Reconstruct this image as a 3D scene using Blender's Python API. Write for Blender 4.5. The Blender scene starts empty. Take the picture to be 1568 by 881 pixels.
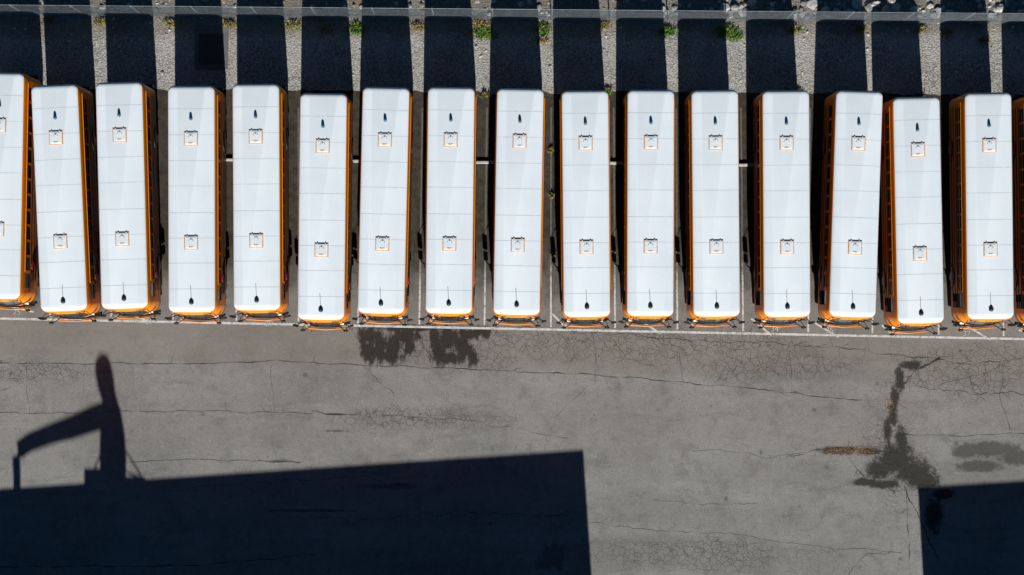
import bpy, bmesh, math, random
from mathutils import Vector, Matrix, noise
random.seed(7)
S = bpy.context.scene
# ---------------------------------------------------------------- survey plan
CAMH = 75.0
GS = 29.24            # plan units per metre on the ground
RS = 30.5             # plan units per metre at roof height
def g(px, py): return ((px-784)/GS, (440.5-py)/GS)
def rf(px, py): return ((px-784)/RS, (440.5-py)/RS)

EL = math.radians(28.3); AZ = math.radians(3.5)
SD = Vector((-math.sin(AZ), math.cos(AZ), 0))      # shadow direction on ground
TO_SUN = Vector((math.sin(AZ)*math.cos(EL), -math.cos(AZ)*math.cos(EL), math.sin(EL)))

# ---------------------------------------------------------------- node helper
class NT:
    def __init__(s, name):
        s.m = bpy.data.materials.new(name); s.m.use_nodes = True
        s.t = s.m.node_tree; s.n = s.t.nodes; s.l = s.t.links
        s.b = s.n['Principled BSDF']
        s.co = s.n.new('ShaderNodeTexCoord').outputs['Object']
    def inp(s, sock, v):
        if hasattr(v, 'is_output'): s.l.new(v, sock)
        else:
            if sock.type == 'RGBA' and len(v) == 3: v = (*v, 1)
            sock.default_value = v
    def math(s, op, a, b=0.0, c=None, clamp=False):
        n = s.n.new('ShaderNodeMath'); n.operation = op; n.use_clamp = clamp
        s.inp(n.inputs[0], a); s.inp(n.inputs[1], b)
        if c is not None: s.inp(n.inputs[2], c)
        return n.outputs[0]
    def mix(s, f, a, b, mode='MIX'):
        n = s.n.new('ShaderNodeMix'); n.data_type = 'RGBA'; n.blend_type = mode
        s.inp(n.inputs[0], f); s.inp(n.inputs[6], a); s.inp(n.inputs[7], b)
        return n.outputs[2]
    def mapping(s, scale=(1,1,1), rot=(0,0,0), loc=(0,0,0), src=None):
        n = s.n.new('ShaderNodeMapping'); s.l.new(src or s.co, n.inputs[0])
        n.inputs['Scale'].default_value = scale; n.inputs['Rotation'].default_value = rot
        n.inputs['Location'].default_value = loc
        return n.outputs[0]
    def noise(s, sc, det=4, rough=.55, vec=None, dist=0):
        n = s.n.new('ShaderNodeTexNoise'); s.l.new(vec or s.co, n.inputs['Vector'])
        n.inputs['Scale'].default_value = sc; n.inputs['Detail'].default_value = det
        n.inputs['Roughness'].default_value = rough; n.inputs['Distortion'].default_value = dist
        return n.outputs['Fac']
    def noisec(s, sc, det=3):
        n = s.n.new('ShaderNodeTexNoise'); s.l.new(s.co, n.inputs['Vector'])
        n.inputs['Scale'].default_value = sc; n.inputs['Detail'].default_value = det
        return n.outputs['Color']
    def vor(s, sc, feat='F1', vec=None, out='Distance'):
        n = s.n.new('ShaderNodeTexVoronoi'); n.feature = feat
        s.l.new(vec or s.co, n.inputs['Vector']); n.inputs['Scale'].default_value = sc
        return n.outputs[out]
    def ramp(s, f, lo, hi, a=0.0, b=1.0, smooth=True):
        n = s.n.new('ShaderNodeMapRange'); n.interpolation_type = 'SMOOTHSTEP' if smooth else 'LINEAR'
        s.inp(n.inputs[0], f)
        for i, v in zip((1,2,3,4), (lo,hi,a,b)): n.inputs[i].default_value = v
        return n.outputs[0]
    def xy(s):
        n = s.n.new('ShaderNodeSeparateXYZ'); s.l.new(s.co, n.inputs[0]); return n.outputs[0], n.outputs[1], n.outputs[2]
    def warp(s, sc, amt):
        c = s.noisec(sc)
        n = s.n.new('ShaderNodeVectorMath'); n.operation = 'MULTIPLY_ADD'
        s.l.new(c, n.inputs[0]); n.inputs[1].default_value = (amt,)*3; s.l.new(s.co, n.inputs[2])
        return n.outputs[0]
    def bump(s, h, st=.4, d=.02):
        n = s.n.new('ShaderNodeBump'); n.inputs['Strength'].default_value = st; n.inputs['Distance'].default_value = d
        s.l.new(h, n.inputs['Height']); s.l.new(n.outputs[0], s.b.inputs['Normal'])
    def col(s, c): s.inp(s.b.inputs['Base Color'], c)
    def rough(s, r): s.inp(s.b.inputs['Roughness'], r)

def simple(name, c, rough=.6, var=.15, sc=6, metal=0, spec=.5):
    m = NT(name)
    f = m.noise(sc, 5)
    k = m.ramp(f, .3, .7, 1-var, 1+var)
    n = m.n.new('ShaderNodeMix'); n.data_type='RGBA'; n.blend_type='MULTIPLY'
    n.inputs[0].default_value = 1; n.inputs[6].default_value = (*c, 1)
    comb = m.n.new('ShaderNodeCombineColor')
    for i in range(3): m.l.new(k, comb.inputs[i])
    m.l.new(comb.outputs[0], n.inputs[7])
    m.col(n.outputs[2]); m.rough(rough); m.b.inputs['Metallic'].default_value = metal
    m.b.inputs['Specular IOR Level'].default_value = spec
    return m.m

# ---------------------------------------------------------------- asphalt material
def mat_asphalt():
    m = NT('worn_asphalt'); x, y, z = m.xy()
    base = m.mix(m.ramp(m.noise(.13, 6, .6), .3, .7), (.240,.231,.214), (.335,.322,.298))
    sw = m.noise(1.0, 5, .6, vec=m.mapping(scale=(.05,.9,1), rot=(0,0,.05), src=m.warp(.06, 5)))
    base = m.mix(m.ramp(sw, .35, .7, 0, .32), base, (.41,.40,.375))
    sw2 = m.noise(1.3, 6, .7, vec=m.mapping(scale=(.12,1.5,1), rot=(0,0,-.12), src=m.warp(.08, 4)))
    base = m.mix(m.ramp(sw2, .52, .78, 0, .5), base, (.16,.154,.142))
    n2 = m.noise(2.2, 6, .75)
    blot = m.noise(.7, 7, .68)
    base = m.mix(m.ramp(blot, .50, .68, 0, .5), base, (.175,.166,.15))
    base = m.mix(m.ramp(n2, .52, .68, 0, .42), base, (.165,.156,.14))
    base = m.mix(m.ramp(n2, .32, .47, .35, 0), base, (.43,.42,.395))
    sp = m.noise(20, 4, .85)
    base = m.mix(m.ramp(sp, .36, .64, 0, .8), base, m.mix(1.0, base, (.54,.54,.54), 'MULTIPLY'))
    base = m.mix(m.ramp(m.noise(48, 2, .8), .60, .70, 0, .4), base, (.60,.59,.56))
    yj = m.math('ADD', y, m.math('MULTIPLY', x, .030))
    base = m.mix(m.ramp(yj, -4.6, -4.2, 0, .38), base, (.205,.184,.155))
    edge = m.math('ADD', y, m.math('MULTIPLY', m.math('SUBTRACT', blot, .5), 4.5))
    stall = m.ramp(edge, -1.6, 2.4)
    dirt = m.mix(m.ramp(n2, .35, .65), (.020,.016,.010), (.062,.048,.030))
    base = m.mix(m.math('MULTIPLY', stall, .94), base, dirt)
    w = m.warp(1.2, .35)
    v1 = m.vor(2.6, 'DISTANCE_TO_EDGE', vec=w)
    v2 = m.vor(5.6, 'DISTANCE_TO_EDGE', vec=w)
    c1 = m.ramp(v1, .006, .04, 1, 0); c2 = m.ramp(v2, .01, .07, 1, 0)
    n1 = m.noise(.55, 6, .7)
    n3 = m.noise(1.0, 6, .74, vec=m.mapping(scale=(2.6,1.1,1)))
    def dist(nz, k): return m.math('MULTIPLY', m.math('SUBTRACT', nz, .5), k)
    def ell(cx, cy, rx, ry, off, lo=.75, hi=1.15):
        X, Y = g(cx, cy)
        a = m.math('MULTIPLY_ADD', x, GS/rx, -X*GS/rx)
        b = m.math('MULTIPLY_ADD', y, GS/ry, -Y*GS/ry)
        d = m.math('SQRT', m.math('MULTIPLY_ADD', a, a, m.math('MULTIPLY', b, b)))
        return m.math('ADD', d, off)
    def union(L, lo=.75, hi=1.15):
        r = L[0]
        for q in L[1:]: r = m.math('MINIMUM', r, q)
        return m.ramp(r, lo, hi, 1, 0)
    o1 = dist(n1, 2.4); o2 = dist(n2, 2.6); o3 = dist(n3, 3.0)
    o4 = m.math('ADD', dist(n1, 1.2), dist(n2, 1.2))
    zone = union([ell(*q, o1) for q in ((980,524,330,36),(680,535,150,38),(1480,565,150,50),(1180,560,160,30),
                  (640,640,160,20),(1370,700,60,80),(1090,850,180,30),(60,570,110,20))], .4, 1.3)
    amb = m.math('MULTIPLY', m.ramp(m.noise(.23, 4, .6), .56, .66), .4)
    cm = m.math('MAXIMUM', m.math('MULTIPLY', c1, m.math('MAXIMUM', zone, amb)), m.math('MULTIPLY', c2, m.math('MULTIPLY', zone, m.ramp(n2, .45,.58))))
    base = m.mix(m.math('MULTIPLY', cm, .72), base, (.05,.045,.038))
    base = m.mix(m.math('MULTIPLY', zone, .20), base, (.15,.136,.115))
    st = [(566,540,14,24),(564,515,18,16),(582,528,13,30),(603,535,14,28),(622,514,24,16),(595,546,26,12),(628,532,10,14),(672,540,14,22),(685,518,24,22),
          (706,530,14,28),(690,548,24,10),(723,546,9,20),(742,508,16,11),(640,503,90,6),(664,513,12,16),(716,512,22,10)]
    s1 = union([ell(*q, o3) for q in st], .6, 1.2)
    base = m.mix(m.math('MULTIPLY', s1, .92), base, (.022,.017,.012))
    st2 = [(1372,705,32,26),(1397,722,36,20),(1345,720,22,16),(1352,742,26,7),(1380,672,10,20),(1442,757,20,8),(1322,738,24,6),(1283,690,32,7),(1330,691,24,6),
           (1378,582,8,22),(1370,608,7,20),(1367,634,7,20),(1359,660,7,20),(1430,790,14,28),(1412,735,30,15),(1394,560,18,8)]
    s2 = union([ell(*q, o2) for q in st2], .6, 1.25)
    base = m.mix(m.math('MULTIPLY', s2, .90), base, (.024,.022,.018))
    s3 = union([ell(*q, o4) for q in ((1515,688,58,14),(1560,700,40,14),(1500,714,38,10),(1478,692,24,14))], .6, 1.15)
    base = m.mix(m.math('MULTIPLY', s3, .74), base, (.05,.047,.04))
    s4 = union([ell(*q, o3) for q in ((850,852,22,20),(600,745,40,5),(480,782,70,2.5),(510,660,20,2),(835,865,16,10))], .6, 1.2)
    base = m.mix(m.math('MULTIPLY', s4, .5), base, (.03,.028,.024))
    lf = m.math('MULTIPLY', union([ell(1300,690,50,6,o2),ell(1362,622,8,12,o2)]), m.ramp(m.noise(9,4,.7), .48, .6))
    base = m.mix(m.math('MULTIPLY', lf,.8), base, (.26,.15,.06))
    base = m.mix(m.ramp(m.vor(.42, vec=w), .03, .07, .5, 0), base, (.07,.065,.06))
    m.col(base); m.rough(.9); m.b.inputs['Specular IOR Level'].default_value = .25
    h = m.math('ADD', m.math('MULTIPLY', sp, .6), m.math('MULTIPLY', cm, -1.0))
    m.bump(h, .6, .014)
    return m.m

def mat_gravel():
    m = NT('crushed_gravel'); x, y, z = m.xy()
    w = m.warp(6,.05)
    v = m.vor(11, vec=w); vc = m.vor(11, vec=w, out='Color')
    sepn = m.n.new('ShaderNodeSeparateColor'); m.l.new(vc, sepn.inputs[0])
    c = m.mix(sepn.outputs[0], (.30,.285,.255), (.60,.575,.53))
    v2 = m.vor(26, out='Color'); sp2 = m.n.new('ShaderNodeSeparateColor'); m.l.new(v2, sp2.inputs[0])
    c = m.mix(.45, c, m.mix(sp2.outputs[1], (.18,.17,.155), (.74,.71,.66)))
    c = m.mix(m.ramp(v, .4, .65, 0, .6), c, (.09,.082,.07))
    c = m.mix(m.ramp(m.noise(1.1, 6, .7), .48, .68, 0, .5), c, (.25,.215,.165))
    c = m.mix(m.ramp(m.noise(.5, 5, .6), .35, .65, 0, .3), c, (.62,.60,.56))
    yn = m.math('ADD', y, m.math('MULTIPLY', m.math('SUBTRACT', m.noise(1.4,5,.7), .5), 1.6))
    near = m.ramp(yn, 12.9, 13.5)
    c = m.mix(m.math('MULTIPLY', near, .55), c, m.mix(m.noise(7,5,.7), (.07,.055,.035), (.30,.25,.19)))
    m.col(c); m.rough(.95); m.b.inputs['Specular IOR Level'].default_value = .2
    m.bump(m.math('ADD', m.math('MULTIPLY', v, -1), m.noise(40, 2)), .9, .03)
    return m.m

def mat_ground():
    m = NT('dry_dirt')
    c = m.mix(m.noise(.4, 7, .7), (.11,.09,.06), (.24,.21,.16))
    c = m.mix(m.ramp(m.noise(2.5,5,.7), .5, .7, 0, .6), c, (.06,.075,.03))
    m.col(c); m.rough(.95); m.bump(m.noise(8,5), .6, .05)
    return m.m

def mat_paint():
    m = NT('worn_white_paint')
    n = m.noise(3.5, 7, .75); n2 = m.noise(14, 4, .8)
    k = m.ramp(m.math('ADD', m.math('MULTIPLY', n, .6), m.math('MULTIPLY', n2, .4)), .47, .60)
    c = m.mix(m.noise(5,4), (.58,.57,.54), (.78,.77,.74))
    c = m.mix(m.math('MULTIPLY', k, .85), c, (.24,.23,.21))
    x, y, z = m.xy()
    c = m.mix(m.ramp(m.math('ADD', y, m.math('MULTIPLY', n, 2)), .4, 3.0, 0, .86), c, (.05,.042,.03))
    m.col(c); m.rough(.85)
    return m.m

def mat_roof():
    m = NT('white_roof_paint')
    oi = m.n.new('ShaderNodeObjectInfo')
    va = m.n.new('ShaderNodeVectorMath'); va.operation='MULTIPLY_ADD'
    m.l.new(oi.outputs['Random'], va.inputs[0]); va.inputs[1].default_value=(91,57,33); m.l.new(m.co, va.inputs[2])
    q = va.outputs[0]
    c = m.mix(m.ramp(m.noise(.6,5,.6,vec=q), .35,.7), (.84,.90,.935), (.79,.855,.90))
    streak = m.noise(1.0,6,.7,vec=m.mapping(scale=(9,.7,1), src=q))
    c = m.mix(m.ramp(streak,.55,.8,0,.3), c, (.68,.74,.78))
    sm = m.noise(1.0,6,.75,vec=m.mapping(scale=(1.5,.5,1), src=q))
    c = m.mix(m.ramp(sm,.58,.80,0,.45), c, (.60,.68,.77))
    sp = m.ramp(m.noise(25,3,.8,vec=q), .70,.78,0,.3)
    c = m.mix(sp, c, (.56,.55,.51))
    c = m.mix(m.math('MULTIPLY', oi.outputs['Random'], .10), c, (.66,.69,.72))
    m.col(c); m.rough(.8); m.b.inputs['Specular IOR Level'].default_value = .3
    m.bump(m.noise(1.6,3,.5,vec=q), .08, .03)
    return m.m

def mat_yellow():
    m = NT('school_bus_yellow_paint')
    c = m.mix(m.noise(1.4,6,.7), (.93,.30,.002), (.82,.235,.003))
    x,y,z = m.xy()
    c = m.mix(m.math('MULTIPLY', m.ramp(z,1.2,.5), m.ramp(m.noise(3,5,.7),.3,.7,.1,.7)), c, (.20,.12,.05))
    m.col(c); m.rough(.4)
    return m.m

M = dict(
 roof=mat_roof(), yellow=mat_yellow(),
 black=simple('black_trim',(.012,.012,.013),.5),
 rubber=simple('tyre_rubber',(.02,.02,.02),.85),
 seam=simple('roof_seam_sealant',(.54,.58,.61),.7,.2,9),
 lid=simple('hatch_lid_white',(.83,.87,.89),.6,.05),
 hatchframe=simple('hatch_frame_orange',(.62,.30,.08),.6,.3,14),
 grey=simple('hatch_handle_grey',(.16,.17,.18),.5),
 lamp_red=simple('red_lens',(.45,.01,.008),.2), lamp_amber=simple('amber_lens',(.75,.22,.01),.2),
 teal=simple('strobe_lens_blue',(.03,.14,.20),.25,.1,20),
 steel=simple('brushed_steel',(.45,.45,.45),.35,.1,10,1),
 redsign=simple('stop_sign_red',(.5,.015,.02),.5), whitep=simple('white_trim',(.75,.75,.74),.5),
)
gl = NT('dark_window_glass'); gl.col(gl.mix(gl.noise(1.5,3),(.006,.009,.012),(.02,.028,.034))); gl.rough(.08); M['glass']=gl.m
keys = list(M.keys()); MI = {k:i for i,k in enumerate(keys)}

# ---------------------------------------------------------------- bmesh helpers
def quad(bm, pts, mi=0, smooth=False):
    f = bm.faces.new([bm.verts.new(p) for p in pts]); f.material_index = mi; f.smooth = smooth; return f
def box(bm, c, s, mi=0, rot=None, bev=0):
    r = bmesh.ops.create_cube(bm, size=1)
    vs = r['verts']
    bmesh.ops.scale(bm, vec=s, verts=vs)
    if bev:
        es = list({e for v in vs for e in v.link_edges})
        q = bmesh.ops.bevel(bm, geom=es, offset=bev, segments=2, affect='EDGES', profile=.5)
        vs = list({v for f in q['faces'] for v in f.verts} | {v for v in vs if v.is_valid})
    if rot: bmesh.ops.rotate(bm, cent=(0,0,0), matrix=rot, verts=vs)
    bmesh.ops.translate(bm, vec=c, verts=vs)
    for f in {f for v in vs for f in v.link_faces}: f.material_index = mi
def tube(bm, path, r, mi=0, seg=8, cap=True, radii=None):
    path = [Vector(p) for p in path]; rings = []
    for i, p in enumerate(path):
        a = path[max(i-1,0)]; b = path[min(i+1,len(path)-1)]
        t = (b-a).normalized(); up = Vector((0,0,1)) if abs(t.z) < .95 else Vector((1,0,0))
        u = t.cross(up).normalized(); v = t.cross(u)
        rr = radii[i] if radii else r
        rings.append([bm.verts.new(p + (u*math.cos(2*math.pi*k/seg)+v*math.sin(2*math.pi*k/seg))*rr) for k in range(seg)])
    for A, B in zip(rings, rings[1:]):
        for k in range(seg):
            f = bm.faces.new((A[k], A[(k+1)%seg], B[(k+1)%seg], B[k])); f.material_index = mi; f.smooth = seg > 5
    if cap:
        for R in (rings[0], rings[-1]):
            f = bm.faces.new(R); f.material_index = mi
def obj(bm, name, mats, recalc=True):
    if recalc: bmesh.ops.recalc_face_normals(bm, faces=bm.faces)
    me = bpy.data.meshes.new(name); bm.to_mesh(me); bm.free()
    for k in mats: me.materials.append(k)
    o = bpy.data.objects.new(name, me); S.collection.objects.link(o); return o

# ---------------------------------------------------------------- the bus
HL, HW, CR = 5.69, 1.22, .30
win_y = []; y0 = -4.25
for i in range(12):
    win_y.append((y0, y0+.66)); y0 += .783
def outline(s, b):
    W, L = HW-s, HL-s*.5; rr = max(CR-s*.6, .06); P = []; T = []
    yl = L-rr
    ys = [-yl, -5.15, -4.42]; tg = ['post','drv','post']
    for a, c in win_y: ys += [a, c]; tg += ['win','post']
    ys.append(yl)
    ys = [max(-yl, min(yl, q)) for q in ys]
    def arc(cx, cy, a0):
        return [(cx+rr*math.cos(math.radians(a0+18*k)), cy+rr*math.sin(math.radians(a0+18*k))) for k in range(1,5)]
    for q, t in zip(ys, tg+['c']): P.append((W, q)); T.append('R'+t)
    P += arc(W-rr, L-rr, 0); T += ['c']*4
    xm = W-rr; k8 = min(.80, xm-.02)
    xs = [xm,k8,.37,.31,-.31,-.37,-k8,-xm]
    tx = ['post','rw','post','rd','post','rw','post','c']
    for q, t in zip(xs, tx): P.append((q, L)); T.append('B'+t)
    P += arc(-(W-rr), L-rr, 90); T += ['c']*4
    ys2 = ys[::-1]; tg2 = tg[::-1]+['c']
    for q, t in zip(ys2, tg2): P.append((-W, q)); T.append('L'+t)
    P += arc(-(W-rr), -(L-rr), 180); T += ['fc']*4
    T[-5] = 'fc'
    xs = [-xm,-k8,-.42,-.03,.03,.42,k8,xm]
    tx = ['fp','ws','ws','fm','ws','ws','fp','fc']
    for q, t in zip(xs, tx): P.append((q, -L)); T.append(t)
    P += arc(W-rr, -(L-rr), 270); T += ['fc']*4
    out = []
    for (px, py) in P:
        if py < -(L-rr)+1e-4: py -= b*(1-min(1,abs(px)/W)**2.6)
        out.append((px, py))
    return out, T
LEV = [(.5,0,.42),(.86,0,.43),(1.22,0,.42),(1.5,0,.38),(1.75,0,.32),(2.42,0,.19),(2.6,0,.16),(2.80,.01,.14),(2.93,.04,.09),(2.975,.06,.05),(3.02,.14,.02),(3.050,.28,0),(3.066,.50,0)]
def build_bus():
    bm = bmesh.new(); rings = []
    for z, s, b in LEV:
        P, T = outline(s, b); rings.append([bm.verts.new((x,y,z)) for x,y in P])
    n = len(T)
    for j in range(len(LEV)-1):
        for i in range(n):
            a, b_, c, d = rings[j][i], rings[j][(i+1)%n], rings[j+1][(i+1)%n], rings[j+1][i]
            if (a.co-b_.co).length < 1e-4 and (c.co-d.co).length < 1e-4: continue
            t = T[i]; z = LEV[j][0]
            mi = MI['roof'] if z > 2.95 else MI['yellow']
            inset = False
            if z == 1.75 and t[0] in 'RL' and t[1:] in ('win','drv'): inset = True
            if z == 1.75 and t in ('Brw','Brd'): inset = True
            if t == 'Brd' and z == 1.22: inset = True
            if t == 'Ldrv' and .5 < z < 1.7: inset = True
            if z in (1.5,1.75) and t == 'ws': mi = MI['glass']
            if z in (1.5,1.75) and t == 'fm': mi = MI['black']
            if inset:
                A,B,C,D = [v.co.copy() for v in (a,b_,c,d)]
                nrm = (B-A).cross(D-A).normalized()
                I = [q - nrm*.035 for q in (A,B,C,D)]
                ce = sum(I, Vector())/4
                I = [q + (ce-q)*.06 for q in I]
                iv = [bm.verts.new(q) for q in I]; o = (a,b_,c,d)
                f = bm.faces.new(iv); f.material_index = MI['glass']
                for k in range(4):
                    f = bm.faces.new((o[k], o[(k+1)%4], iv[(k+1)%4], iv[k])); f.material_index = MI['black']
            else:
                f = bm.faces.new((a,b_,c,d)); f.material_index = mi
                f.smooth = z > 2.5 or t in ('c','fc','ws')
    f = bm.faces.new(rings[-1]); f.material_index = MI['roof']; f.smooth = True
    f = bm.faces.new(rings[0][::-1]); f.material_index = MI['black']
    bmesh.ops.recalc_face_normals(bm, faces=bm.faces)
    for sx in (1,-1):
        for z in (.86,1.22,1.62): box(bm, (sx*1.232, .18, z), (.022, 10.0, .05), MI['black'])
        box(bm, (sx*1.236, .45, 2.50), (.03, 9.6, .03), MI['yellow'])
        for a, c in win_y:
            box(bm, (sx*1.20, (a+c)/2, 2.12), (.03, .62, .03), MI['black'])
        for wy in (-3.55, 3.05):
            tube(bm, [(sx*.92,wy,.5),(sx*1.19,wy,.5)], .49, MI['rubber'], 24)
            tube(bm, [(sx*1.19,wy,.5),(sx*1.215,wy,.5)], .24, MI['steel'], 16)
            pr = [(sx*1.233, wy+.62*math.cos(a), .5+.62*math.sin(a)) for a in [math.pi*k/12 for k in range(13)]]
            tube(bm, pr, .03, MI['black'], 6)
        mx = sx*1.40
        tube(bm, [(sx*1.02,-5.78,2.62),(sx*1.22,-5.98,2.60),(mx,-6.02,2.45),(mx,-6.02,1.62),(sx*1.2,-5.92,1.45),(sx*1.02,-5.88,1.42)], .024, MI['black'], 6)
        box(bm, (mx,-6.05,2.20), (.25,.10,.42), MI['black'], Matrix.Rotation(sx*.35,3,'Z'), .03)
        box(bm, (mx,-6.05,1.80), (.23,.10,.24), MI['black'], Matrix.Rotation(sx*.35,3,'Z'), .03)
        tube(bm, [(sx*.72,-6.06,1.20),(sx*.95,-6.24,1.50),(sx*1.10,-6.28,1.62)], .022, MI['black'], 6)
        tube(bm, [(sx*1.02,-5.95,1.15),(sx*1.12,-6.15,1.4),(sx*1.10,-6.28,1.62)], .018, MI['black'], 6)
        r = bmesh.ops.create_uvsphere(bm, u_segments=12, v_segments=8, radius=.13)
        bmesh.ops.scale(bm, vec=(1,.55,1), verts=r['verts']); bmesh.ops.translate(bm, vec=(sx*1.10,-6.30,1.62), verts=r['verts'])
        for f in {f for v in r['verts'] for f in v.link_faces}: f.material_index = MI['black']; f.smooth = True
        for lx, mk in ((.62,'lamp_amber'),(.86,'lamp_red')):
            yb = -5.69-.14*(1-(lx/1.22)**2.6)
            tube(bm, [(sx*lx, yb+.04, 2.70),(sx*lx, yb-.035, 2.70)], .10, MI[mk], 14)
            tube(bm, [(sx*lx, yb+.03, 2.70),(sx*lx, yb-.02, 2.70)], .125, MI['black'], 14)
            tube(bm, [(sx*lx, 5.64, 2.66),(sx*lx, 5.70, 2.66)], .125, MI['black'], 14)
            tube(bm, [(sx*lx, 5.64, 2.66),(sx*lx, 5.715, 2.66)], .10, MI[mk], 14)
        tube(bm, [(sx*.82, -5.9, .98),(sx*.82, -6.02, .98)], .11, MI['whitep'], 14)
        tube(bm, [(sx*.92, 5.66, 1.1),(sx*.92, 5.71, 1.1)], .09, MI['lamp_red'], 14)
        tube(bm, [(sx*.38,-6.10,1.50),(sx*.42,-6.08,1.56),(sx*.50,-5.98,2.15)], .014, MI['black'], 5)
        box(bm, (sx*.98,-5.70,2.90),(.10,.05,.04), MI['lamp_amber']); box(bm, (sx*.98,5.60,2.93),(.10,.05,.04), MI['lamp_red'])
    for k in (-1,0,1): box(bm, (k*.16,-5.775,2.88),(.08,.05,.035), MI['lamp_amber'])
    pb = [(x, -6.17+.22*(abs(x)/1.2)**2.6, .62) for x in [i*.15 for i in range(-8,9)]]
    for k in range(len(pb)-1):
        a, b = Vector(pb[k]), Vector(pb[k+1])
        dz0,dz1 = -.14,.14
        quad(bm,[a+Vector((0,0,dz0)),b+Vector((0,0,dz0)),b+Vector((0,0,dz1)),a+Vector((0,0,dz1))],MI['black'])
        quad(bm,[a+Vector((0,0,dz1)),b+Vector((0,0,dz1)),b+Vector((0,.14,dz1)),a+Vector((0,.14,dz1))],MI['black'])
        quad(bm,[a+Vector((0,0,dz0)),b+Vector((0,0,dz0)),b+Vector((0,.14,dz0)),a+Vector((0,.14,dz0))],MI['black'])
    tube(bm, [(-1.05,-6.10,.84),(-.9,-6.22,.84),(0,-6.27,.84),(1.0,-6.20,.84)], .04, MI['yellow'], 6)
    box(bm, (0,5.78,.62), (2.3,.16,.26), MI['black'], None, .03)
    box(bm, (0,-6.115,1.0), (.9,.02,.36), MI['black'])
    pv = [(x, -5.84 + .13*(abs(x)/1.2)**2.6, 2.50) for x in [i*.2 for i in range(-5,6)]]
    tube(bm, pv, .03, MI['yellow'], 6)
    pv = [(x, -6.09+.38*(abs(x)/1.22)**2.6, 1.47) for x in [i*.2 for i in range(-5,6)]]
    tube(bm, pv, .025, MI['black'], 6)
    for x in (-.46,.46): box(bm, (x,5.695,1.55),(.02,.02,1.9), MI['black'])
    box(bm, (0,5.695,2.5),(.94,.02,.02), MI['black']); box(bm,(.38,5.72,1.45),(.03,.05,.2),MI['steel'])
    c = Vector((1.27,-4.0,1.42))
    vs = [bm.verts.new(c+Vector((0,.23*math.cos(math.pi/8+k*math.pi/4),.23*math.sin(math.pi/8+k*math.pi/4)))) for k in range(8)]
    f = bm.faces.new(vs); f.material_index = MI['redsign']
    r = bmesh.ops.extrude_face_region(bm, geom=[f]); bmesh.ops.translate(bm, vec=(-.02,0,0), verts=[v for v in r['geom'] if isinstance(v,bmesh.types.BMVert)])
    box(bm,(1.25,-4.3,1.42),(.05,.12,.2),MI['black'])
    prof = [(-1.16,2.975),(-1.08,3.02),(-.94,3.050),(-.72,3.066),(0,3.066),(.72,3.066),(.94,3.050),(1.08,3.02),(1.16,2.975)]
    for y in [-4.55,-3.25,-2.0,-.72,.62,1.9,3.2,4.5]:
        for (xa,za),(xb,zb) in zip(prof, prof[1:]):
            quad(bm,[(xa,y-.010,za+.002),(xb,y-.010,zb+.002),(xb,y+.010,zb+.002),(xa,y+.010,za+.002)],MI['seam'])
    for hy in (5.62-2.62, 5.62-7.84):
        box(bm,(0,hy,3.075),(.70,.70,.03),MI['hatchframe'],None,.006)
        box(bm,(0,hy,3.095),(.62,.62,.04),MI['lid'],None,.015)
        box(bm,(0,hy,3.118),(.50,.50,.012),MI['lid'],None,.005)
        for sx in (-1,1):
            box(bm,(sx*.09,hy+.13,3.128),(.016,.15,.008),MI['grey'],Matrix.Rotation(sx*.5,3,'Z'))
            box(bm,(sx*.2,hy+.33,3.10),(.06,.03,.03),MI['lid'])
        tube(bm,[(0,hy+.17,3.124),(0,hy+.17,3.14)],.035,MI['grey'],12)
        box(bm,(0,hy-.20,3.127),(.24,.02,.006),MI['hatchframe'])
        box(bm,(-.02,hy-.235,3.127),(.16,.012,.006),MI['grey'])
    sy = 5.62-1.62
    tube(bm,[(0,sy,3.06),(0,sy,3.11)],.085,MI['black'],16)
    tube(bm,[(0,sy,3.11),(0,sy,3.17),(0,sy,3.22),(0,sy,3.25)],.07,MI['teal'],16,True,[.075,.075,.058,.02])
    ay = -5.62+.40
    tube(bm,[(0,ay,3.06),(0,ay,3.11),(0,ay,3.15),(0,ay,3.18)],.1,MI['black'],16,True,[.12,.115,.075,.03])
    tube(bm,[(0,ay,3.17),(0,ay+.05,3.5)],.012,MI['black'],6)
    box(bm,(0,ay+.10,3.08),(.05,.16,.03),MI['black'])
    me = bpy.data.meshes.new('school_bus'); bm.to_mesh(me); bm.free()
    for k in keys: me.materials.append(M[k])
    return me
bus_me = build_bus()
buses = [
 (-106,118,-104,462),(0,112,-6,455),(82,131,97,474),(181,127,190,470),(292,133,293,475),(391,129,393,473),(495,144,491,487),
 (591,134,583,478),(691,134,687,478),(797,137,791,479),(896,139,899,483),(997,138,996,482),(1095,139,1098,482),(1204,139,1206,483),
 (1317,140,1306,483),(1404,150,1411,492),(1514,143,1518,486),(1612,144,1618,488),(1716,146,1718,489)]
for a,b,c,d in buses:
    R = Vector(rf(a,b)); F = Vector(rf(c,d)); mid = (R+F)/2; v = (R-F)
    o = bpy.data.objects.new('school_bus', bus_me); S.collection.objects.link(o)
    o.location = (mid.x, mid.y, .012); o.rotation_euler = (0,0,math.atan2(-v.x, v.y))

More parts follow.
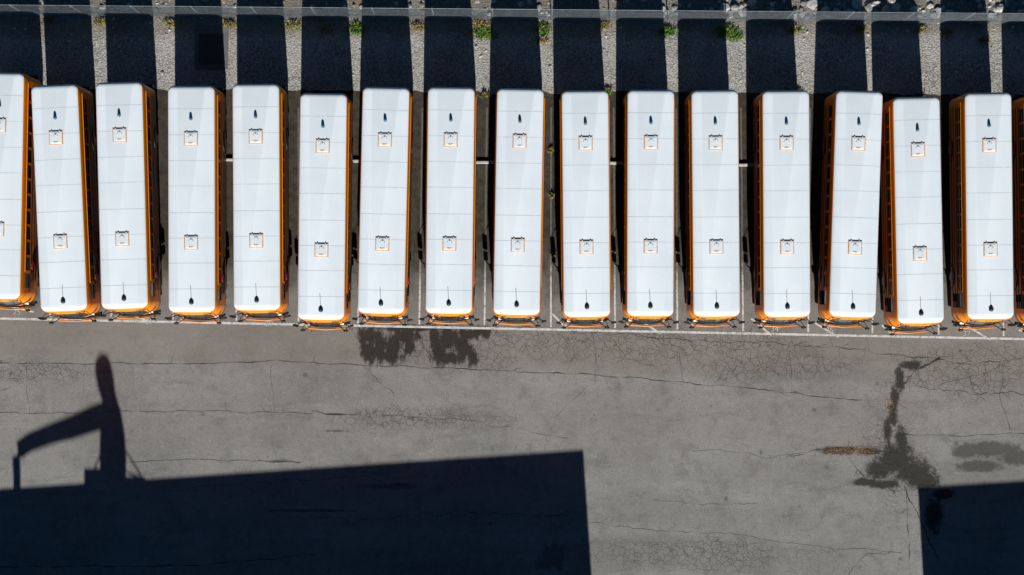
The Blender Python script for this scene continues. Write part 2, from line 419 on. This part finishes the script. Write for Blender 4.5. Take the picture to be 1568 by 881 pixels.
# ---------------------------------------------------------------- ground
def sheet(name, pts, z, mat):
    bm = bmesh.new(); quad(bm, [(x,y,z) for x,y in pts]); 
    for f in bm.faces:
        if f.normal.z < 0: f.normal_flip()
    return obj(bm, name, [mat], False)
sheet('ground', [(-600,-600),(600,-600),(600,600),(-600,600)], 0, mat_ground())
sheet('gravel_verge', [(-90,8.5),(90,8.5),(90,30),(-90,30)], .004, mat_gravel())
bm = bmesh.new(); top = []
x = -90.0
while x < 90:
    top.append((x, 10.25 - .006*x + .22*noise.noise(Vector((x*.6,0,0))) + .1*noise.noise(Vector((x*2.7,3,0))))); x += .2
vs = [bm.verts.new((x,y,.009)) for x,y in top]; vb = [bm.verts.new((x,-70,.009)) for x,y in top]
for i in range(len(vs)-1): bm.faces.new((vb[i],vb[i+1],vs[i+1],vs[i]))
obj(bm, 'asphalt_yard', [mat_asphalt()], False)

# ---------------------------------------------------------------- markings
paint = mat_paint()
bm = bmesh.new()
def line(p, q, w, z=.014):
    a, b = Vector(g(*p)), Vector(g(*q)); t = (b-a); n = Vector((-t.y,t.x)).normalized()*w/2
    N = max(1,int(t.length/1.0))
    for i in range(N):
        s0 = a+t*i/N; s1 = a+t*(i+1)/N
        quad(bm,[(*(s0-n),z),(*(s1-n),z),(*(s1+n),z),(*(s0+n),z)])
line((-300,482),(1900,526),.12)
for i in range(len(buses)-1):
    A, B = buses[i], buses[i+1]
    k = (75-3.1)/75
    fx = 784+((A[2]+B[2])/2-784)*k; rx = 784+((A[0]+B[0])/2-784)*k
    line((rx,165),(fx+1, 484+ (fx)*.02),.09,.018)
for p,q in (((1150,488),(1182,514)),((1246,494),(1284,516)),((978,490),(1012,511)),((1478,498),(1516,520)),((1350,498),(1372,517)),((205,484),(228,492)),((18,470),(52,478)),((845,480),(868,503)),((1560,505),(1600,522))):
    line(p,q,.10,.022)
obj(bm, 'parking_bay_lines', [paint])
for px,py,txt in ((26,478,'25'),(229,493,'27'),(412,496,'29'),(1186,504,'34'),(1270,506,'35'),(1480,511,'37')):
    cu = bpy.data.curves.new('stall_number','FONT'); cu.body = txt; cu.size = .42; cu.align_x='CENTER'; cu.align_y='CENTER'
    o = bpy.data.objects.new('tmp', cu); S.collection.objects.link(o)
    dg = bpy.context.evaluated_depsgraph_get()
    me = bpy.data.meshes.new_from_object(o.evaluated_get(dg)); bpy.data.objects.remove(o)
    o2 = bpy.data.objects.new('stall_number', me); S.collection.objects.link(o2); me.materials.clear(); me.materials.append(paint)
    gx,gyy = g(px,py); o2.location = (gx,gyy,.026); o2.rotation_euler=(0,0,-.02)
conc = simple('concrete',(.50,.48,.43),.9,.25,5)
for px,py in ((352,245),(548,247),(740,249),(935,250),(1130,253)):
    bm = bmesh.new(); box(bm,(0,0,.07),(1.6,.15,.13),0,None,.03)
    o = obj(bm,'wheel_stop',[conc]); X,Y=g(px,py); o.location=(X,Y,.012)

# ---------------------------------------------------------------- cracks
bm = bmesh.new()
def crack(pts, w, jit=.10, br=0.0, z=.0125):
    P = [Vector(g(*p)) for p in pts]; out=[P[0]]
    for a,b in zip(P,P[1:]):
        L=(b-a).length; N=max(2,int(L/.12)); n=Vector((-(b-a).y,(b-a).x)).normalized()
        for i in range(1,N+1):
            t=i/N; q=a+(b-a)*t
            o = noise.noise(Vector((q.x*.9,q.y*.9,w*77)))*jit*2+noise.noise(Vector((q.x*4,q.y*4,5)))*jit*.8
            out.append(q+n*o)
    for i,(a,b) in enumerate(zip(out,out[1:])):
        if (b-a).length<1e-5: continue
        n=Vector((-(b-a).y,(b-a).x)).normalized()
        def ww(p): return w*max(.12,.58+1.1*noise.noise(Vector((p.x*1.7,p.y*1.7,9))))/2
        wa,wb=ww(a),ww(b)
        quad(bm,[(*(a-n*wa),z),(*(b-n*wb),z),(*(b+n*wb),z),(*(a+n*wa),z)])
        if random.random()<br*.4:
            ang=random.choice((-1,1))*random.uniform(.5,1.4); d=Vector((b-a)).normalized(); d.rotate(Matrix.Rotation(ang,2))
            p0=b.copy(); ws=min(w*.2,.013)
            for st in range(random.randint(3,8)):
                d.rotate(Matrix.Rotation(random.uniform(-.6,.6),2)); p1=p0+d*random.uniform(.06,.16)
                nn=Vector((-(p1-p0).y,(p1-p0).x)).normalized()*ws
                quad(bm,[(*(p0-nn),z+.0006),(*(p1-nn*.8),z+.0006),(*(p1+nn*.8),z+.0006),(*(p0+nn),z+.0006)]); p0=p1; ws*=.8
CR_L = [
 ([(-60,558),(120,556),(250,558),(420,553),(560,560),(700,565),(850,571),(960,578),(1100,590),(1320,614)],.045,.05,.06),
 ([(-40,634),(150,631),(300,630),(480,632)],.036,.06,.05), ([(478,630),(505,634),(540,636)],.11,.06,.3), ([(540,636),(700,641),(870,672)],.026,.08,.1),
 ([(185,708),(300,704),(450,706)],.028,.05,.1), ([(395,705),(460,708)],.06,.05,.3),
 ([(700,500),(820,503),(940,512),(1060,520),(1240,528),(1400,548)],.04,.10,.4),
 ([(905,505),(915,560),(908,590)],.026,.08,.2), ([(1040,512),(1045,585)],.026,.08,.2), ([(1208,530),(1214,600)],.024,.06,.1),
 ([(1400,548),(1470,556),(1568,548),(1640,556)],.045,.10,.4), ([(1400,590),(1500,604),(1640,604)],.038,.12,.3), ([(1380,666),(1470,668),(1640,660)],.03,.04,.1),
 ([(1440,548),(1395,572),(1378,590),(1372,625),(1360,655),(1365,700)],.15,.12,.6),
 ([(1250,688),(1290,686),(1330,692),(1372,694)],.08,.08,.4), ([(1205,700),(1250,690)],.03,.08,.3), ([(1300,700),(1330,735),(1372,752)],.05,.1,.4),
 ([(1388,740),(1390,800),(1394,890)],.04,.06,.2), ([(1385,745),(1410,800),(1436,860)],.08,.1,.4),
 ([(900,800),(1000,812),(1130,818),(1260,838),(1380,846)],.022,.08,.1), ([(1000,765),(1080,772),(1160,770)],.018,.08,.1), ([(1060,690),(1180,700),(1250,690)],.018,.1,.08),
 ([(250,756),(345,741),(560,730),(600,745),(625,742)],.03,.08,.15), ([(440,790),(540,796),(700,786),(870,792)],.03,.12,.15), ([(0,868),(300,866),(480,850)],.06,.06,.1),
 ([(130,560),(128,600)],.022,.05,0), ([(415,560),(420,630)],.02,.05,0), ([(560,562),(600,600),(620,640)],.024,.1,.1),([(900,590),(850,640),(832,690)],.016,.03,0),
 ([(1480,548),(1490,604)],.03,.1,.3),([(1540,550),(1530,604),(1545,660)],.026,.1,.2),([(0,600),(60,575),(90,558)],.022,.08,.1),([(40,556),(44,633)],.022,.06,.05),
 ([(1100,520),(1110,560),(1100,590)],.024,.1,.3),([(640,503),(650,530),(630,562)],.024,.1,.3),([(760,505),(800,540),(790,570)],.024,.1,.3),([(850,505),(880,545),(870,572)],.024,.1,.3),
 ([(1300,880),(1330,850),(1370,846)],.03,.1,.3),([(940,520),(960,545),(1000,560)],.024,.1,.3),([(200,560),(215,632)],.018,.08,.05),([(1560,548),(1500,575),(1440,590)],.026,.12,.3),
]
for c in CR_L: crack(*c)
obj(bm,'asphalt_cracks',[simple('crack_filler',(.040,.036,.03),.9,.3,3)])
bm=bmesh.new()
for k in range(520):
    if k<260: px,py=random.gauss(1300,26),690+random.gauss(0,3)
    elif k<330: px,py=1362+random.gauss(0,5),622+random.gauss(0,9)
    else: px,py=random.uniform(0,1568),random.uniform(505,870)
    X,Y=g(px,py); a=random.uniform(0,6.28); r=random.uniform(.012,.04); zt=.02+random.random()*.015
    quad(bm,[(X+r*math.cos(a+b)*(1 if j%2 else .55),Y+r*math.sin(a+b)*(1 if j%2 else .55),zt+.01*(j==1)) for j,b in enumerate((0,1.57,3.14,4.71))],random.choice((0,0,1)) if k<330 else 1)
obj(bm,'leaf_litter',[simple('dead_leaf_tan',(.36,.20,.08),.8,.3,3),simple('dead_leaf_dark',(.07,.045,.025),.8,.3,3)])

# ---------------------------------------------------------------- fence
galv = simple('galvanised_wire',(.20,.23,.25),.6,.2,3,.2)
FH = 2.6
def fy(x): return 14.02 - .0085*x
bm = bmesh.new(); pitch=.09; X0,X1=-62,62
x = X0-FH
while x < X1:
    for sgn in (1,-1):
        xa, xb = (x, x+FH) if sgn>0 else (x+FH, x)
        tube(bm,[(xa,fy(xa)+.004*sgn,.06),(xb,fy(xb)+.004*sgn,FH)],.0034,0,3,False)
    x += pitch
mesh_o=obj(bm,'chain_link_mesh',[galv],False)
fence = bpy.data.objects.new('chain_link_fence',None); S.collection.objects.link(fence); mesh_o.parent=fence
bm = bmesh.new()
tube(bm,[(X0,fy(X0)+.05,FH),(X1,fy(X1)+.05,FH)],.02,0,8)
tube(bm,[(X0,fy(X0)+.05,.08),(X1,fy(X1)+.05,.08)],.008,0,6)
x=X0
while x<=X1:
    tube(bm,[(x,fy(x)+.05,0),(x,fy(x)+.05,FH+.06)],.034,0,10); x+=3.05
o=obj(bm,'fence_posts_and_rails',[galv]); o.parent=fence

# ---------------------------------------------------------------- stones / rubble
def rock(bm, c, r, k):
    q = bmesh.ops.create_icosphere(bm, subdivisions=1 if r<.12 else 2, radius=r)
    sx,sy,sz = random.uniform(.7,1.3),random.uniform(.7,1.3),random.uniform(.45,.8); rz=random.uniform(0,6.28)
    mt = Matrix.Rotation(rz,3,'Z')
    for v in q['verts']:
        n = 1+.45*noise.noise(v.co/r*1.3+Vector((k*3.1,k,0)))
        v.co = mt@Vector((v.co.x*sx*n,v.co.y*sy*n,v.co.z*sz*n)) + Vector(c)
    mi=random.choice((0,0,1,2))
    for f in {f for v in q['verts'] for f in v.link_faces}: f.material_index=mi
rk=[simple('rock_pale',(.55,.53,.49),.9,.3,5),simple('rock_grey',(.30,.29,.27),.9,.3,5),simple('rock_brown',(.27,.21,.15),.9,.3,5)]
bm=bmesh.new()
for k in range(1600):
    x=random.uniform(-29,29); d=random.expovariate(1.3)
    dens = .15+.4*(noise.noise(Vector((x*.25,1,2)))+.5)
    if x>11: dens+=.7
    if random.random()>dens: continue
    y=fy(x)+.25+d*.8; r=min(.26 if x>11 else .14,.04+random.expovariate(16))
    rock(bm,(x,y,r*.15),r,k)
obj(bm,'rubble',rk)
bm=bmesh.new()
for k in range(1500):
    x=random.uniform(-29,29); y=random.uniform(10.6,14.2)
    if random.random()> .3+.6*((y-10.6)/3.4)**2: continue
    r=.018+random.expovariate(45); r=min(r,.09)
    rock(bm,(x,y,.004+r*.2),r,k)
obj(bm,'loose_stones',rk)

# ---------------------------------------------------------------- weeds
wg=[simple('weed_green',(.075,.24,.02),.7,.3,3),simple('weed_olive',(.14,.17,.03),.7,.3,3),simple('dry_grass',(.36,.25,.11),.8,.3,3)]
def weed(px,py,w,n,dry):
    bm=bmesh.new(); 
    for i in range(n):
        a=random.uniform(0,6.28); rr=abs(random.gauss(0,.5))*w
        bx,by=rr*math.cos(a),rr*.55*math.sin(a)
        L=random.uniform(.08,.26); da=random.uniform(0,6.28); lean=random.uniform(.25,1.0)
        dx,dy=math.cos(da)*lean*L,math.sin(da)*lean*L
        hw=random.uniform(.012,.028); nx,ny=-math.sin(da)*hw,math.cos(da)*hw
        z1=L*.6; z2=L*(.55 if lean>.6 else 1.0)
        mi = 2 if random.random()<dry else random.choice((0,0,1))
        quad(bm,[(bx-nx*.5,by-ny*.5,0),(bx+nx*.5,by+ny*.5,0),(bx+dx*.5+nx,by+dy*.5+ny,z1),(bx+dx*.5-nx,by+dy*.5-ny,z1)],mi)
        f=bm.faces.new([bm.verts.new(q) for q in ((bx+dx*.5-nx,by+dy*.5-ny,z1),(bx+dx*.5+nx,by+dy*.5+ny,z1),(bx+dx,by+dy,z2))]); f.material_index=mi
    o=obj(bm,'weed_clump',wg,False); X,Y=g(px,py); o.location=(X,Y,.004)
for q in ((547,46,.5,520,.05),(740,52,.7,900,.15),(735,36,.5,250,.9),(831,46,.5,420,.25),(831,62,.35,260,.9),(1021,49,.5,520,.05),(1112,49,.6,620,.1),(1124,56,.5,480,.1),
          (925,40,.4,220,.8),(640,42,.45,260,.8),(1216,46,.5,260,.6),(1450,50,.3,160,.6),(1507,62,.3,220,.6),(155,34,.4,200,.7),(262,36,.4,220,.8),(352,38,.4,240,.9),
          (450,40,.5,300,.7),(500,44,.5,200,.8),(1318,45,.4,180,.7),(1410,46,.4,150,.8),(75,32,.4,150,.8),(930,140,.4,160,.3),(845,300,.12,80,.6),(843,230,.12,70,.6),(846,390,.14,90,.5),(742,146,.3,110,.7),(1222,142,.3,120,.4),(1410,148,.3,90,.5)):
    weed(*q)

# ---------------------------------------------------------------- utility cover
bm=bmesh.new()
box(bm,(0,0,.03),(1.75,2.3,.06),0,None,.015)
box(bm,(0,-.1,.068),(1.3,1.6,.02),1,None,.006)
for i in range(9): box(bm,(0,-.76+i*.165,.082),(1.1,.05,.012),1)
o=obj(bm,'utility_vault_cover',[simple('dark_concrete',(.14,.14,.135),.9),simple('cast_iron',(.07,.066,.06),.7)]); X,Y=g(324,73); o.location=(X,Y,.004)

# ---------------------------------------------------------------- buildings to the south (cast the big shadows)
brick = NT('brick_wall'); bt=brick.n.new('ShaderNodeTexBrick'); bt.inputs['Scale'].default_value=4
mp=brick.mapping(rot=(math.pi/2,0,0)); brick.l.new(mp,bt.inputs['Vector'])
bt.inputs['Color1'].default_value=(.30,.12,.08,1); bt.inputs['Color2'].default_value=(.22,.09,.06,1); bt.inputs['Mortar'].default_value=(.35,.33,.3,1)
brick.col(bt.outputs['Color']); brick.rough(.9)
roofm=simple('flat_roof_membrane',(.25,.25,.24),.9,.2,1); frm=simple('window_frame',(.5,.5,.48),.6)
def building(name, corner, ang, x0, x1, depth, h):
    e = bpy.data.objects.new(name,None); S.collection.objects.link(e)
    e.location=(corner[0],corner[1],0); e.rotation_euler=(0,0,ang)
    bm=bmesh.new(); L=x1-x0
    box(bm,((x0+x1)/2,-depth/2,h/2-.15),(L,depth,h-.3)); o=obj(bm,'walls',[brick.m]); o.parent=e
    bm=bmesh.new()
    for c,s in (((( x0+x1)/2,-.15,h-.15),(L,.3,.3)),(((x0+x1)/2,-depth+.15,h-.15),(L,.3,.3)),((x0+.15,-depth/2,h-.15),(.3,depth-.6,.3)),((x1-.15,-depth/2,h-.15),(.3,depth-.6,.3))): box(bm,c,s)
    o=obj(bm,'parapet',[frm]); o.parent=e
    bm=bmesh.new(); quad(bm,[(x0+.3,-.3,h-.296),(x1-.3,-.3,h-.296),(x1-.3,-depth+.3,h-.296),(x0+.3,-depth+.3,h-.296)]); o=obj(bm,'roof',[roofm]); o.parent=e
    bm=bmesh.new(); b2=bmesh.new()
    n=int(L/4)
    for i in range(n):
        cx=x0+(i+.5)*L/n
        for z in (1.9,5.2):
            box(bm,(cx,.02,z),(2.2,.08,1.7)); box(b2,(cx,.05,z),(2.0,.06,1.5))
            box(bm,(cx,.085,z),(.06,.02,1.5)); box(bm,(cx,.085,z+.01),(2.0,.016,.06))
    o=obj(bm,'window_frames',[frm]); o.parent=e
    o=obj(b2,'window_glass',[M['glass']]); o.parent=e
    return e
H=8.0; SL=H/math.tan(EL)
c1=Vector((*g(893,688),0))-SD*SL; a1=math.atan2(60,893)
b1=building('brick_warehouse',c1,a1,-62,0,22,H)
c2=Vector((*g(1405,745),0))-SD*SL
b2=building('brick_warehouse',c2,math.atan2(10,163),0,34,22,H)
gm=simple('galvanised_sheet',(.4,.42,.43),.45,.15,2,.6)
cy = bpy.data.objects.new('rooftop_dust_cyclone',None); S.collection.objects.link(cy)
YC=c1.y-2.6
def up(px,py):
    X,Y=g(px,py); L=(Y-YC)/SD.y; return Vector((X-SD.x*L, YC, L*math.tan(EL)))
bm=bmesh.new()
sp=[(174,765,.62),(173,735,.66),(173,700,.70),(172,660,.64),(171,632,.50),(169,615,.36),(165,600,.40),(162,585,.45),(158,565,.45),(156,552,.36),(155,545,.14)]
tube(bm,[up(a,b) for a,b,_ in sp],.5,0,20,True,[r for *_,r in sp])
o=obj(bm,'stack',[gm]); o.parent=cy
bm=bmesh.new()
sp=[(168,632,.34),(140,642,.34),(110,654,.30),(75,665,.26),(45,677,.25),(30,688,.25),(25,705,.22),(26,730,.2),(26,765,.2)]
tube(bm,[up(a,b) for a,b,_ in sp],.3,0,14,True,[r for *_,r in sp]); o=obj(bm,'duct',[gm]); o.parent=cy
bm=bmesh.new()
tube(bm,[up(193,690),up(222,738)],.035,0,6); tube(bm,[up(156,690),up(134,742)],.035,0,6)
tube(bm,[up(188,720),up(222,734)],.03,0,6); tube(bm,[up(110,672),up(112,658)],.06,0,6)
p=up(160,738); box(bm,(p.x-.2,YC,p.z-.1),(1.7,.9,.5)); p=up(205,738); box(bm,(p.x,YC,p.z-.1),(1.2,.5,.25))
o=obj(bm,'braces',[gm]); o.parent=cy

# ---------------------------------------------------------------- light, sky, camera
sl=bpy.data.lights.new('sun','SUN'); sl.energy=5.9; sl.angle=math.radians(.5); sl.color=(1,.985,.95)
so=bpy.data.objects.new('sun',sl); S.collection.objects.link(so); so.rotation_euler=(-TO_SUN).to_track_quat('-Z','Y').to_euler(); so.location=(0,-40,60)
w=bpy.data.worlds.new('World'); S.world=w; w.use_nodes=True; wt=w.node_tree
sk=wt.nodes.new('ShaderNodeTexSky'); sk.sky_type='NISHITA'; sk.sun_disc=False; sk.sun_elevation=EL; sk.sun_rotation=math.pi-AZ
sk.ozone_density=4.0; sk.dust_density=.2; sk.air_density=1.2
tint=wt.nodes.new('ShaderNodeMix'); tint.data_type='RGBA'; tint.blend_type='MULTIPLY'; tint.inputs[0].default_value=1
wt.links.new(sk.outputs[0],tint.inputs[6]); tint.inputs[7].default_value=(.25,.78,1.1,1)
bg=wt.nodes['Background']; wt.links.new(tint.outputs[2],bg.inputs[0]); bg.inputs[1].default_value=.022
cd=bpy.data.cameras.new('camera'); cd.sensor_width=36; cd.lens=36*GS*CAMH/1568; cd.clip_end=2000
co=bpy.data.objects.new('camera',cd); S.collection.objects.link(co); co.location=(0,0,CAMH); S.camera=co
S.view_settings.view_transform='Standard'; S.view_settings.look='None'; S.view_settings.exposure=0
